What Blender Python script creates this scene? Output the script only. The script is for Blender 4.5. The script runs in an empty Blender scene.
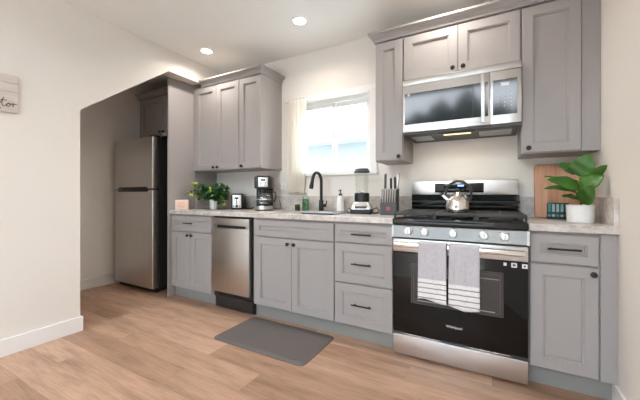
import bpy, bmesh, math, random
from mathutils import Vector, Matrix
random.seed(7)
PI = math.pi
S = bpy.context.scene
COL = S.collection

# ------------------------------------------------------------------ camera
cd = bpy.data.cameras.new('camera')
cam = bpy.data.objects.new('camera', cd)
COL.objects.link(cam)
cd.sensor_width = 36
cd.lens = 36 * 309.15 / 640
cd.shift_y = -5.5 / 640
cd.clip_start = 0.02
cam.location = (0, 0, 1.083)
cam.rotation_euler = (PI / 2, 0, 0.508)
S.camera = cam
# ------------------------------------------------------------------ view
vs = S.view_settings
vs.view_transform = 'Standard'
vs.look = 'None'
vs.gamma = 1
vs.use_curve_mapping = False
vs.exposure = 0.58
# ------------------------------------------------------------------ sky
W = bpy.data.worlds.new('sky')
S.world = W
W.use_nodes = True
nt = W.node_tree
bg = nt.nodes['Background']
tc = nt.nodes.new('ShaderNodeTexCoord')
sp = nt.nodes.new('ShaderNodeSeparateXYZ')
rp = nt.nodes.new('ShaderNodeValToRGB')
rp.color_ramp.elements[0].position = 0.0
rp.color_ramp.elements[0].color = (1.0, 0.94, 0.87, 1)
rp.color_ramp.elements[1].position = 0.45
rp.color_ramp.elements[1].color = (0.66, 0.82, 1.0, 1)
nt.links.new(tc.outputs['Generated'], sp.inputs[0])
nt.links.new(sp.outputs['Z'], rp.inputs[0])
nt.links.new(rp.outputs[0], bg.inputs['Color'])
bg.inputs['Strength'].default_value = 10.5

LAMP_W = 4.0          # each ceiling downlight
LAMP_C = (1.0, 0.93, 0.86)

# ------------------------------------------------------------------ measures
D = 2.739      # back wall
XR = 0.562     # right wall
XL = -2.86     # left wall, room face
XI = -2.995    # left wall, nook face
XN = -4.05     # nook left wall
CEIL = 2.551
YB = -4.0      # glazed rear side of the tall living room
YK = -0.05     # kitchen ceiling ends here
TALL = 4.1
CT = 0.920     # counter top

# ------------------------------------------------------------------ materials
def nodes(name):
    m = bpy.data.materials.new(name)
    m.use_nodes = True
    t = m.node_tree
    return m, t, t.nodes['Principled BSDF']

def srgb(r, g, b):
    f = lambda c: (c / 255 / 12.92) if c / 255 <= 0.04045 else ((c / 255 + 0.055) / 1.055) ** 2.4
    return (f(r), f(g), f(b), 1)

def coords(t, scale=(1, 1, 1)):
    c = t.nodes.new('ShaderNodeTexCoord')
    mp = t.nodes.new('ShaderNodeMapping')
    mp.inputs['Scale'].default_value = scale
    t.links.new(c.outputs['Object'], mp.inputs['Vector'])
    return mp.outputs['Vector']

def noise(t, vec, scale, detail=3, rough=0.5):
    n = t.nodes.new('ShaderNodeTexNoise')
    n.inputs['Scale'].default_value = scale
    n.inputs['Detail'].default_value = detail
    n.inputs['Roughness'].default_value = rough
    t.links.new(vec, n.inputs['Vector'])
    return n.outputs['Fac']

def ramp(t, fac, stops):
    r = t.nodes.new('ShaderNodeValToRGB')
    e = r.color_ramp.elements
    while len(e) < len(stops):
        e.new(0.5)
    for k, (p, c) in enumerate(stops):
        e[k].position = p
        e[k].color = c
    t.links.new(fac, r.inputs[0])
    return r.outputs[0]

def mixc(t, fac, a, b, mode='MIX'):
    m = t.nodes.new('ShaderNodeMix')
    m.data_type = 'RGBA'
    m.blend_type = mode
    for sock, v in ((m.inputs[0], fac), (m.inputs[6], a), (m.inputs[7], b)):
        if isinstance(v, (int, float, tuple)):
            sock.default_value = v
        else:
            t.links.new(v, sock)
    return m.outputs[2]

def bump(t, p, h, strength=0.1, dist=0.01):
    b = t.nodes.new('ShaderNodeBump')
    b.inputs['Strength'].default_value = strength
    b.inputs['Distance'].default_value = dist
    t.links.new(h, b.inputs['Height'])
    t.links.new(b.outputs[0], p.inputs['Normal'])

def scale_c(c, k):
    return (c[0] * k, c[1] * k, c[2] * k, 1)

def mat(name, col, rough=0.5, metal=0.0, var=0.06, vscale=(6, 6, 6), spec=0.5, bmp=0.0, bscale=200, **kw):
    m, t, p = nodes(name)
    v = coords(t, vscale)
    f = noise(t, v, 1.0, 4)
    c = ramp(t, f, [(0.25, scale_c(col, 1 - var)), (0.75, scale_c(col, 1 + var))])
    t.links.new(c, p.inputs['Base Color'])
    p.inputs['Roughness'].default_value = rough
    p.inputs['Metallic'].default_value = metal
    p.inputs['Specular IOR Level'].default_value = spec
    for k, val in kw.items():
        p.inputs[k.replace('_', ' ')].default_value = val
    if bmp:
        v2 = coords(t, (1, 1, 1))
        bump(t, p, noise(t, v2, bscale, 2), bmp, 0.002)
    return m

def steel(name, col, rough=0.28, stretch=(2, 2, 400)):
    m, t, p = nodes(name)
    v = coords(t, stretch)
    f = noise(t, v, 1.0, 2)
    c = ramp(t, f, [(0.3, scale_c(col, 0.97)), (0.7, scale_c(col, 1.03))])
    t.links.new(c, p.inputs['Base Color'])
    p.inputs['Metallic'].default_value = 1
    r = ramp(t, f, [(0.3, (rough * .96,) * 3 + (1,)), (0.7, (rough * 1.04,) * 3 + (1,))])
    t.links.new(r, p.inputs['Roughness'])
    return m

def glass(name, tint=(1, 1, 1, 1), refl=0.08):
    m = bpy.data.materials.new(name)
    m.use_nodes = True
    t = m.node_tree
    t.nodes.remove(t.nodes['Principled BSDF'])
    o = t.nodes['Material Output']
    tr = t.nodes.new('ShaderNodeBsdfTransparent')
    tr.inputs[0].default_value = tint
    gl = t.nodes.new('ShaderNodeBsdfGlossy')
    gl.inputs['Roughness'].default_value = 0.02
    lw = t.nodes.new('ShaderNodeLayerWeight')
    lw.inputs['Blend'].default_value = 0.5
    pw = t.nodes.new('ShaderNodeMath')
    pw.operation = 'POWER'
    pw.inputs[1].default_value = 4
    t.links.new(lw.outputs['Facing'], pw.inputs[0])
    fr = t.nodes.new('ShaderNodeMath')
    fr.operation = 'MULTIPLY_ADD'
    fr.inputs[1].default_value = 0.45
    fr.inputs[2].default_value = refl
    t.links.new(pw.outputs[0], fr.inputs[0])
    mx = t.nodes.new('ShaderNodeMixShader')
    t.links.new(fr.outputs[0], mx.inputs[0])
    t.links.new(tr.outputs[0], mx.inputs[1])
    t.links.new(gl.outputs[0], mx.inputs[2])
    t.links.new(mx.outputs[0], o.inputs[0])
    return m

def emit(name, col, s):
    m, t, p = nodes(name)
    p.inputs['Base Color'].default_value = col
    p.inputs['Emission Color'].default_value = col
    p.inputs['Emission Strength'].default_value = s
    return m

def floor_mat():
    m, t, p = nodes('oak_planks')
    v = coords(t)
    b = t.nodes.new('ShaderNodeTexBrick')
    b.offset = 0.37
    b.offset_frequency = 2
    b.inputs['Scale'].default_value = 1.0
    b.inputs['Brick Width'].default_value = 1.22
    b.inputs['Row Height'].default_value = 0.182
    b.inputs['Mortar Size'].default_value = 0.0009
    b.inputs['Mortar Smooth'].default_value = 0.3
    b.inputs['Bias'].default_value = 0.0
    b.inputs['Color1'].default_value = srgb(164, 129, 105)
    b.inputs['Color2'].default_value = srgb(200, 163, 138)
    b.inputs['Mortar'].default_value = srgb(140, 108, 86)
    t.links.new(v, b.inputs['Vector'])
    # grain runs along the plank and shifts from plank to plank
    sep = t.nodes.new('ShaderNodeSeparateColor')
    t.links.new(b.outputs['Color'], sep.inputs[0])
    off = t.nodes.new('ShaderNodeVectorMath')
    off.operation = 'MULTIPLY_ADD'
    cmb = t.nodes.new('ShaderNodeCombineXYZ')
    t.links.new(sep.outputs[0], cmb.inputs[0])
    t.links.new(sep.outputs[1], cmb.inputs[1])
    t.links.new(cmb.outputs[0], off.inputs[0])
    off.inputs[1].default_value = (17, 29, 0)
    t.links.new(v, off.inputs[2])
    mp = t.nodes.new('ShaderNodeMapping')
    mp.inputs['Scale'].default_value = (1.6, 11, 1)
    t.links.new(off.outputs[0], mp.inputs[0])
    n1 = noise(t, mp.outputs[0], 1.0, 5, 0.6)
    mp2 = t.nodes.new('ShaderNodeMapping')
    mp2.inputs['Scale'].default_value = (6, 120, 1)
    t.links.new(off.outputs[0], mp2.inputs[0])
    n2 = noise(t, mp2.outputs[0], 1.0, 3, 0.6)
    c1 = ramp(t, n1, [(0.28, (0.62, 0.58, 0.55, 1)), (0.52, (1, 1, 1, 1)), (0.75, (1.16, 1.15, 1.13, 1))])
    c = mixc(t, 1.0, b.outputs['Color'], c1, 'MULTIPLY')
    c2 = ramp(t, n2, [(0.30, (0.78, 0.75, 0.72, 1)), (0.55, (1, 1, 1, 1))])
    c = mixc(t, 1.0, c, c2, 'MULTIPLY')
    t.links.new(c, p.inputs['Base Color'])
    p.inputs['Roughness'].default_value = 0.42
    p.inputs['Specular IOR Level'].default_value = 0.35
    bump(t, p, n2, 0.06, 0.002)
    return m

def stone_mat():
    m, t, p = nodes('mottled_stone')
    v = coords(t)
    a = noise(t, v, 9, 6, 0.65)
    b = noise(t, v, 42, 4, 0.7)
    c = ramp(t, a, [(0.30, srgb(176, 168, 162)), (0.5, srgb(203, 195, 188)), (0.72, srgb(222, 216, 209))])
    c2 = ramp(t, b, [(0.32, (0.82, 0.81, 0.80, 1)), (0.55, (1, 1, 1, 1))])
    c = mixc(t, 1.0, c, c2, 'MULTIPLY')
    t.links.new(c, p.inputs['Base Color'])
    p.inputs['Roughness'].default_value = 0.25
    return m

def wood_mat(name, c0, c1, axis_scale=(2, 30, 30)):
    m, t, p = nodes(name)
    v = coords(t, axis_scale)
    n = noise(t, v, 1.0, 5, 0.6)
    c = ramp(t, n, [(0.3, c0), (0.7, c1)])
    t.links.new(c, p.inputs['Base Color'])
    p.inputs['Roughness'].default_value = 0.5
    return m

def towel_mat():
    m, t, p = nodes('striped_towel')
    c = t.nodes.new('ShaderNodeTexCoord')
    s = t.nodes.new('ShaderNodeSeparateXYZ')
    t.links.new(c.outputs['UV'], s.inputs[0])
    grey = srgb(192, 188, 190)
    white = srgb(232, 228, 226)
    dk = srgb(128, 122, 126)
    e = [(0.0, white)]
    for k in range(4):
        z = 0.030 + k * 0.085
        e += [(z, white), (z + .008, dk), (z + .016, dk), (z + .024, white)]
    e += [(0.362, white), (0.372, grey)]
    cr = ramp(t, s.outputs[1], e)
    v = coords(t)
    n = noise(t, v, 90, 3, 0.7)
    c2 = ramp(t, n, [(0.3, (0.86, 0.86, 0.86, 1)), (0.7, (1.05, 1.05, 1.05, 1))])
    cc = mixc(t, 1.0, cr, c2, 'MULTIPLY')
    t.links.new(cc, p.inputs['Base Color'])
    p.inputs['Roughness'].default_value = 0.95
    p.inputs['Specular IOR Level'].default_value = 0.1
    bump(t, p, n, 0.5, 0.004)
    return m

M = {}
M['wall'] = mat('cream_wall_paint', srgb(231, 225, 217), 0.65, var=0.012, vscale=(2, 2, 2), spec=0.25, bmp=0.03, bscale=120)
M['nook'] = mat('brightened_nook_paint', srgb(246, 242, 236), 0.65, var=0.012, vscale=(2, 2, 2), spec=0.25)  # wall paint made lighter here, putting extra light for the nook into the colour
M['ceiling'] = mat('ceiling_paint', srgb(238, 236, 230), 0.8, var=0.012, vscale=(2, 2, 2), spec=0.2)
M['trim'] = mat('white_trim_paint', srgb(236, 233, 229), 0.4, var=0.01)
M['floor'] = floor_mat()
M['cab'] = mat('grey_cabinet_paint', srgb(160, 154, 151), 0.45, var=0.015, vscale=(3, 3, 3), spec=0.4)
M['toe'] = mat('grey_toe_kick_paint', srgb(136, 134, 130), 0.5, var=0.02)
M['black'] = mat('black_metal', (0.012, 0.011, 0.011, 1), 0.38, 0.3, var=0.2)
M['bplastic'] = mat('black_plastic', (0.016, 0.016, 0.017, 1), 0.35, var=0.1)
M['dgrey'] = mat('dark_grey_plastic', (0.06, 0.06, 0.065, 1), 0.5, var=0.1)
M['stone'] = stone_mat()
M['steel'] = steel('brushed_steel', (0.54, 0.525, 0.51, 1), 0.32, (90, 90, .5))
M['steelh'] = steel('brushed_steel_horizontal', (0.66, 0.65, 0.645, 1), 0.30, (.6, .6, 500))
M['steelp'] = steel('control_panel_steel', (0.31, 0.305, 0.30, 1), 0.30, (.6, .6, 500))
M['steeld'] = steel('brushed_steel_fridge', (0.60, 0.58, 0.56, 1), 0.38, (90, 90, .5))
M['chrome'] = steel('polished_steel', (0.78, 0.76, 0.74, 1), 0.10, (4, 4, 4))
M['bglass'] = mat('black_oven_glass', (0.005, 0.005, 0.005, 1), 0.05, var=0.1, spec=0.35)
M['mglass'] = mat('dark_mirror_glass', (0.008, 0.009, 0.010, 1), 0.09, var=0.05, spec=0.55)
M['ovenwin'] = mat('oven_window_glass', (0.035, 0.032, 0.028, 1), 0.05, var=0.1, spec=0.7)
M['iron'] = mat('cast_iron', (0.040, 0.038, 0.037, 1), 0.55, 0.2, var=0.2, bmp=0.1)
M['enamel'] = mat('black_enamel', (0.008, 0.008, 0.009, 1), 0.12, var=0.1)
M['mat'] = mat('grey_foam_mat', srgb(98, 91, 88), 0.7, var=0.03, bmp=0.15, bscale=300)
M['towel'] = towel_mat()
M['glass'] = glass('clear_glass', (.95, .96, .95, 1), .10)
M['winglass'] = glass('window_glass', (0.97, 0.99, 0.99, 1), .04)
M['bottleglass'] = glass('bottle_plastic', (0.86, 0.90, 0.87, 1), .10)
M['green'] = mat('green_soap', (0.0, 0.17, 0.06, 1), 0.15, var=0.1)
M['white'] = mat('white_ceramic', srgb(236, 234, 231), 0.3, var=0.01)
M['whitep'] = mat('white_plastic', srgb(232, 230, 226), 0.35, var=0.01)
M['leaf'] = mat('green_leaf', (0.040, 0.125, 0.012, 1), 0.42, var=0.45, vscale=(9, 9, 9))
M['leafd'] = mat('dark_green_leaf', (0.018, 0.085, 0.016, 1), 0.4, var=0.4, vscale=(30, 30, 30))
M['leafy'] = mat('yellow_green_leaf', (0.32, 0.40, 0.05, 1), 0.45, var=0.3, vscale=(30, 30, 30))
M['stem'] = mat('brown_stem', (0.10, 0.07, 0.03, 1), 0.7, var=0.2)
M['soil'] = mat('dark_soil', (0.03, 0.02, 0.014, 1), 0.9, var=0.4, vscale=(60, 60, 60))
M['board'] = wood_mat('warm_board_wood', srgb(172, 122, 92), srgb(220, 168, 134), (30, 30, 2.5))
M['pinkwood'] = wood_mat('pale_pink_wood', srgb(226, 192, 168), srgb(244, 220, 202), (4, 4, 40))
M['rose'] = mat('rose_paint', srgb(214, 140, 132), 0.7)
M['signwood'] = wood_mat('whitewashed_wood', srgb(206, 196, 188), srgb(226, 218, 211), (30, 3, 30))
M['ink'] = mat('dark_ink', (0.07, 0.065, 0.08, 1), 0.7)
M['red'] = mat('red_paint', (0.5, 0.03, 0.06, 1), 0.6)
M['curtain'] = mat('cream_curtain', srgb(248, 243, 235), 0.9, var=0.03, spec=0.1, bmp=0.2, bscale=400, Subsurface_Weight=0.0)
M['teal'] = mat('teal_print', (0.03, 0.22, 0.20, 1), 0.4, var=0.4, vscale=(40, 40, 40))
M['tealpale'] = mat('pale_teal_print', (0.26, 0.42, 0.43, 1), 0.4, var=0.3, vscale=(40, 40, 40))
M['lens'] = emit('lamp_lens', (1.0, 0.93, 0.84, 1), 9.0)
M['lit'] = mat('white_print', (0.75, 0.76, 0.78, 1), 0.4)
M['grey_print'] = mat('grey_print', (0.30, 0.30, 0.30, 1), 0.4)
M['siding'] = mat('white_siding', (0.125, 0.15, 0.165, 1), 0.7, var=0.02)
M['roof'] = mat('grey_roof', (0.22, 0.23, 0.24, 1), 0.8, var=0.08)
M['paving'] = mat('pale_paving', srgb(228, 225, 220), 0.8, var=0.05)
M['hedge'] = mat('hedge_leaves', (0.020, 0.028, 0.018, 1), 0.8, var=0.5, vscale=(5, 5, 5))
M['filter'] = mat('grease_filter', (0.45, 0.45, 0.44, 1), 0.45, 0.8, var=0.3, vscale=(150, 150, 150))
M['under'] = mat('charcoal_panel', (0.055, 0.052, 0.05, 1), 0.5, var=0.1)
M['rubber'] = mat('black_rubber', (0.01, 0.01, 0.01, 1), 0.7)

# curtain lets daylight through
_t = M['curtain'].node_tree
_p = _t.nodes['Principled BSDF']
_tl = _t.nodes.new('ShaderNodeBsdfTranslucent')
_tl.inputs[0].default_value = srgb(252, 248, 241)
_mx = _t.nodes.new('ShaderNodeMixShader')
_mx.inputs[0].default_value = 0.5
_t.links.new(_p.outputs[0], _mx.inputs[1])
_t.links.new(_tl.outputs[0], _mx.inputs[2])
_t.links.new(_mx.outputs[0], _t.nodes['Material Output'].inputs[0])

# ------------------------------------------------------------------ mesh builder
class MB:
    def __init__(s):
        s.bm = bmesh.new()

    def box(s, x0, x1, y0, y1, z0, z1, bev=0.0, seg=2):
        b = bmesh.new()
        bmesh.ops.create_cube(b, size=1)
        for v in b.verts:
            v.co = ((x0 + x1) / 2 + v.co.x * (x1 - x0), (y0 + y1) / 2 + v.co.y * (y1 - y0), (z0 + z1) / 2 + v.co.z * (z1 - z0))
        if bev:
            bmesh.ops.bevel(b, geom=list(b.edges), offset=bev, segments=seg, profile=0.5, affect='EDGES')
        s.merge(b)
        return s

    def merge(s, b, mtx=None):
        if mtx is not None:
            bmesh.ops.transform(b, matrix=mtx, verts=b.verts)
        m = bpy.data.meshes.new('tmp')
        b.to_mesh(m)
        b.free()
        s.bm.from_mesh(m)
        bpy.data.meshes.remove(m)

    def grid(s, rows, closed_u=False, cap=False):
        """rows of points -> quads"""
        vv = [[s.bm.verts.new(p) for p in r] for r in rows]
        n = len(rows[0])
        for i in range(len(rows) - 1):
            for j in range(n if closed_u else n - 1):
                k = (j + 1) % n
                s.bm.faces.new((vv[i][j], vv[i][k], vv[i + 1][k], vv[i + 1][j]))
        if cap:
            s.bm.faces.new(vv[0][::-1])
            s.bm.faces.new(vv[-1])
        return s

    def lathe(s, prof, c=(0, 0, 0), axis='Z', n=28, sx=1, sy=1):
        """prof: (radius, height) list"""
        rows = []
        for r, h in prof:
            row = []
            for k in range(n):
                a = 2 * PI * k / n
                u, w = max(r, 1e-5) * math.cos(a) * sx, max(r, 1e-5) * math.sin(a) * sy
                if axis == 'Z':
                    p = (c[0] + u, c[1] + w, c[2] + h)
                elif axis == 'Y':
                    p = (c[0] + u, c[1] + h, c[2] - w)
                else:
                    p = (c[0] + h, c[1] + u, c[2] + w)
                row.append(p)
            rows.append(row)
        return s.grid(rows, True, True)

    def cyl(s, c, r, h, axis='Z', n=24, bev=0.0):
        if bev:
            return s.lathe([(r - bev, 0), (r, bev), (r, h - bev), (r - bev, h)], c, axis, n)
        return s.lathe([(r, 0), (r, h)], c, axis, n)

    def tube(s, pts, r, n=10, closed=False):
        P = [Vector(p) for p in pts]
        rows = []
        up = None
        for i, p in enumerate(P):
            a = P[i - 1] if (i > 0 or closed) else P[i]
            b = P[(i + 1) % len(P)] if (i < len(P) - 1 or closed) else P[i]
            d = (b - a).normalized()
            if up is None:
                up = Vector((0, 0, 1)) if abs(d.z) < 0.9 else Vector((1, 0, 0))
            x = (up - d * up.dot(d)).normalized()
            up = x
            y = d.cross(x)
            rr = r[i] if isinstance(r, (list, tuple)) else r
            rows.append([p + (x * math.cos(2 * PI * k / n) + y * math.sin(2 * PI * k / n)) * rr for k in range(n)])
        if closed:
            rows.append(rows[0])
        return s.grid(rows, True, not closed)

    def prism(s, poly, h0, h1, axis='X'):
        """polygon in the plane across the axis, extruded h0..h1"""
        def pt(a, b, h):
            return {'X': (h, a, b), 'Y': (a, h, b), 'Z': (a, b, h)}[axis]
        v0 = [s.bm.verts.new(pt(a, b, h0)) for a, b in poly]
        v1 = [s.bm.verts.new(pt(a, b, h1)) for a, b in poly]
        n = len(poly)
        s.bm.faces.new(v0)
        s.bm.faces.new(v1[::-1])
        for k in range(n):
            s.bm.faces.new((v0[k], v1[k], v1[(k + 1) % n], v0[(k + 1) % n]))
        return s

    def panel(s, x0, x1, z0, z1, y=0.0, t=0.02, rail=0.058, flat=False):
        """shaker front: frame with a stepped inner edge and a recessed panel; faces -Y, back at y"""
        def loop(i, yy):
            return [(x0 + i, yy, z0 + i), (x1 - i, yy, z0 + i), (x1 - i, yy, z1 - i), (x0 + i, yy, z1 - i)]
        if flat:
            L = [loop(0, y), loop(0, y - t + .002), loop(.002, y - t)]
        else:
            L = [loop(0, y), loop(0, y - t + .002), loop(.002, y - t), loop(rail, y - t), loop(rail + .002, y - t + .004),
                 loop(rail + .008, y - t + .005), loop(rail + .010, y - t + .013)]
        vv = [[s.bm.verts.new(p) for p in l] for l in L]
        for a, b in zip(vv[:-1], vv[1:]):
            for k in range(4):
                s.bm.faces.new((a[k], a[(k + 1) % 4], b[(k + 1) % 4], b[k]))
        s.bm.faces.new(vv[-1])
        s.bm.faces.new(vv[0][::-1])
        return s

    def build(s, name, m, parent=None, smooth=True, uv=None):
        bm = s.bm
        bmesh.ops.recalc_face_normals(bm, faces=bm.faces)
        me = bpy.data.meshes.new(name)
        if uv:
            lay = bm.loops.layers.uv.new('UVMap')
            for f in bm.faces:
                for l in f.loops:
                    l[lay].uv = uv(l.vert.co)
        bm.to_mesh(me)
        bm.free()
        if smooth:
            for pl in me.polygons:
                pl.use_smooth = True
            me.set_sharp_from_angle(angle=math.radians(35))
        me.materials.append(m)
        o = bpy.data.objects.new(name, me)
        COL.objects.link(o)
        if parent is not None:
            o.parent = parent
        return o

def tag(o, label, cat, group=None, kind=None):
    o['label'] = label
    o['category'] = cat
    if group:
        o['group'] = group
    if kind:
        o['kind'] = kind
    return o

def thing(name, label, cat, loc=(0, 0, 0), rot=(0, 0, 0), group=None):
    o = bpy.data.objects.new(name, None)
    COL.objects.link(o)
    o.location = loc
    o.rotation_euler = rot
    o.empty_display_size = 0.05
    return tag(o, label, cat, group)

def struct(name, mb, m):
    o = mb.build(name, m, None, smooth=False)
    o['kind'] = 'structure'
    return o

def text(name, body, size, m, parent, loc, rot, align='CENTER', extrude=0.0004, sx=1.0):
    c = bpy.data.curves.new(name, 'FONT')
    c.body = body
    c.size = size
    c.align_x = align
    c.extrude = extrude
    c.resolution_u = 4
    t = bpy.data.objects.new(name, c)
    COL.objects.link(t)
    bpy.context.view_layer.update()
    me = bpy.data.meshes.new_from_object(t.evaluated_get(bpy.context.evaluated_depsgraph_get()))
    bpy.data.objects.remove(t)
    me.materials.clear()
    me.materials.append(m)
    o = bpy.data.objects.new(name, me)
    COL.objects.link(o)
    o.parent = parent
    o.location = loc
    o.rotation_euler = rot
    o.scale = (sx, 1, 1)
    return o

FRONT = (PI / 2, 0, 0)    # text upright, facing -Y

# ================================================================== SETTING
struct('floor', MB().box(XN - .2, XR + .2, YB, D + .02, -0.05, 0), M['floor'])
struct('ground', MB().box(-12, 12, -16, YB, -0.15, -0.06).box(-12, 12, D + .25, 14, -0.4, -0.3), M['paving'])
struct('ceiling', MB().box(XI, XR + .1, YK, D + .2, CEIL, CEIL + .12).box(XI, XR + .1, YK, YK + .1, CEIL + .12, TALL).box(XI, XR + .1, YB, YK + .1, TALL, TALL + .12), M['ceiling'])
# back wall with the window opening
WX0, WX1, WZ0, WZ1 = -1.80, -0.995, 1.315, 2.055
bw = MB()
bw.box(XN - .1, WX0, D, D + .16, 0, CEIL)
bw.box(WX1, XR + .1, D, D + .16, 0, CEIL)
bw.box(WX0, WX1, D, D + .16, 0, WZ0)
bw.box(WX0, WX1, D, D + .16, WZ1, CEIL)
struct('wall_back', bw, M['wall'])
struct('wall_right', MB().box(XR, XR + .1, YK, D, 0, CEIL).box(XR, XR + .1, YB, YK, 0, TALL), M['wall'])
# left wall: solid towards the camera, sloped opening to the fridge nook, flat header above the panel
YE, ZE, YS, ZS = 1.220, 1.757, 1.988, 2.332
wl = MB().prism([(YK, 0), (YE, 0), (YE, ZE), (YS, ZS), (2.388, ZS), (2.388, CEIL), (YK, CEIL)], XI, XL, 'X')
wl.box(XI, XL, YB, YK, 0, TALL)
wl.box(XI, XL, 2.388, D, 2.385, CEIL)
struct('wall_left', wl, M['wall'])
struct('wall_nook', MB().box(XN - .1, XN, .9, D, 0, CEIL).box(XN, XI, .9, 1.0, 0, 1.75), M['nook'])
sl = (ZS - ZE) / (YS - YE)
y2 = YE + (CEIL - ZE) / sl
struct('ceiling_slope', MB().prism([(1.0, ZE - (YE - 1.0) * sl), (y2, CEIL), (D, CEIL), (D, CEIL + .1), (y2 - .05, CEIL + .1), (1.0, ZE - (YE - 1.0) * sl + .12)], XN, XI - .001, 'X'), M['nook'])
BH = 0.115
struct('baseboard_left', MB().box(XL, XL + .015, YB, YE + .015, 0, BH, .003).box(XI, XL, YE, YE + .015, 0, BH, .003), M['trim'])
struct('baseboard_nook', MB().box(XN, XN + .015, 1.0, D, 0, BH, .003), M['trim'])
struct('baseboard_right', MB().box(XR - .015, XR, YB, 2.160, 0, BH - .01, .003), M['trim'])

# window: casing, frame, two sliding sashes
o = MB()
cw = .075
o.box(WX0 - cw, WX0, D - .018, D, WZ0, WZ1 + .0, .003)
o.box(WX1, WX1 + cw, D - .018, D, WZ0, WZ1 + .0, .003)
o.box(WX0 - cw, WX1 + cw, D - .018, D, WZ1, WZ1 + .045, .003)
o.box(WX0 - cw - .01, WX1 + cw + .01, D - .035, D, WZ0 - .045, WZ0, .004)
win = struct('window_1', o, M['trim'])
fr = MB()
fy0, fy1 = D + .06, D + .13
fr.box(WX0, WX1, fy0, fy1, WZ0, WZ0 + .03).box(WX0, WX1, fy0, fy1, WZ1 - .04, WZ1)
fr.box(WX0, WX0 + .03, fy0, fy1, WZ0 + .03, WZ1 - .04).box(WX1 - .03, WX1, fy0, fy1, WZ0 + .03, WZ1 - .04)
fr.build('window_frame', M['whitep'], win, smooth=False)
xm = -1.405
for x0, x1, yy in ((WX0 + .03, xm + .02, D + .075), (xm - .02, WX1 - .03, D + .10)):
    s = MB()
    z0, z1, w = WZ0 + .03, WZ1 - .04, .040
    s.box(x0, x1, yy, yy + .022, z0, z0 + w).box(x0, x1, yy, yy + .022, z1 - w, z1)
    s.box(x0, x0 + w, yy, yy + .022, z0 + w, z1 - w).box(x1 - w, x1, yy, yy + .022, z0 + w, z1 - w)
    sash = s.build('sash', M['whitep'], win, smooth=False)
    MB().box(x0 + w, x1 - w, yy + .009, yy + .013, z0 + w, z1 - w).build('pane', M['winglass'], sash, smooth=False)
MB().box(xm - .012, xm + .008, D + .062, D + .0745, 1.60, 1.66, .003).build('latch', M['whitep'], win)

# the house across the yard
hs = thing('neighbor_house', 'pale sided neighbouring house with grey roof seen through the kitchen window', 'house', (0, 6.2, -.3))
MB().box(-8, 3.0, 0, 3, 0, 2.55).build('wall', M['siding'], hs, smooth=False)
MB().prism([(-.45, 2.50), (-.45, 2.66), (2.4, 3.75), (4, 2.9), (4, 2.5)], -8.4, 3.4, 'X').build('roof', M['roof'], hs, smooth=False)

# tall hedge beyond the open rear side, mirrored in the microwave glass
hb = bmesh.new()
for k in range(16):
    b = bmesh.new()
    bmesh.ops.create_icosphere(b, subdivisions=3, radius=1)
    for v in b.verts:
        v.co *= 1 + random.uniform(-.07, .07)
    hgt = random.uniform(4.9, 5.9)
    mtx = Matrix.Translation((-9 + k * 1.15, -11 + random.uniform(-.5, .5), hgt / 2 - .1)) @ Matrix.Diagonal((.95, .9, hgt / 2, 1))
    bmesh.ops.transform(b, matrix=mtx, verts=b.verts)
    mm = bpy.data.meshes.new('t'); b.to_mesh(mm); b.free(); hb.from_mesh(mm); bpy.data.meshes.remove(mm)
h = MB(); h.bm.free(); h.bm = hb
tag(h.build('hedge', M['hedge']), 'tall dark green hedge mirrored in the microwave glass', 'hedge', kind='stuff')

# ================================================================== CABINETS
def knob(x, z, parent, y=-.02):
    m = MB().lathe([(.006, 0), (.006, -.012), (.013, -.016), (.0155, -.021), (.014, -.027), (.006, -.030)], (x, y, z), 'Y', 20)
    return m.build('knob', M['black'], parent)

def pull(xc, z, w, parent, y=-.02):
    m = MB().tube([(xc - w / 2, y - .028, z), (xc + w / 2, y - .028, z)], .0055, 12)
    for s in (-1, 1):
        m.tube([(xc + s * w * .36, y, z), (xc + s * w * .36, y - .028, z)], .0045, 10)
    return m.build('handle', M['black'], parent)

def door(parent, x0, x1, z0, z1, hw=None, name='door', rail=.058):
    d = MB().panel(x0 + .0015, x1 - .0015, z0 + .0015, z1 - .0015, rail=rail).build(name, M['cab'], parent)
    if hw:
        if hw[0] == 'k':
            knob(hw[1], hw[2], d)
        else:
            pull(hw[1], hw[2], hw[3], d)
    return d

YC = 2.129   # base carcass face
def base(name, label, x0, x1, cat='cabinet', hollow=False):
    r = thing(name, label, cat, (x0, YC, 0), group='grey base cabinets')
    w = x1 - x0
    c = MB()
    if hollow:
        d = D - YC - .002
        c.box(0, w, 0, d, .108, .126).box(0, w, d - .012, d, .126, .879).box(0, .018, 0, d - .012, .126, .879).box(w - .018, w, 0, d - .012, .126, .879)
        c.box(.018, w - .018, 0, .018, .126, .879)
    else:
        c.box(0, w, 0, D - YC - .002, .108, .879)
    c.build('carcass', M['cab'], r, smooth=False)
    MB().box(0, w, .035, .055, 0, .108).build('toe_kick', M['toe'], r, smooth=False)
    return r

ZB, ZT = .115, .862
# left cabinet beside the fridge panel
r = base('base_cabinet', 'grey two-door base cabinet with one drawer, between the fridge panel and the dishwasher', -2.993, -2.372)
door(r, .005, .612, .705, ZT, ('p', .285, .789, .115), 'drawer', .042)
door(r, .005, .3085, ZB, .700, ('k', .279, .665))
door(r, .3085, .612, ZB, .700, ('k', .338, .665))
# sink base
r = base('base_cabinet', 'grey sink base cabinet with two tall doors under a plain false drawer front', -1.862, -1.051, hollow=True)
door(r, .03, .808, .722, ZT, None, 'false_drawer_front', .045)
door(r, .03, .419, ZB, .714, ('k', .388, .672))
door(r, .419, .808, ZB, .714, ('k', .450, .672))
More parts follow.
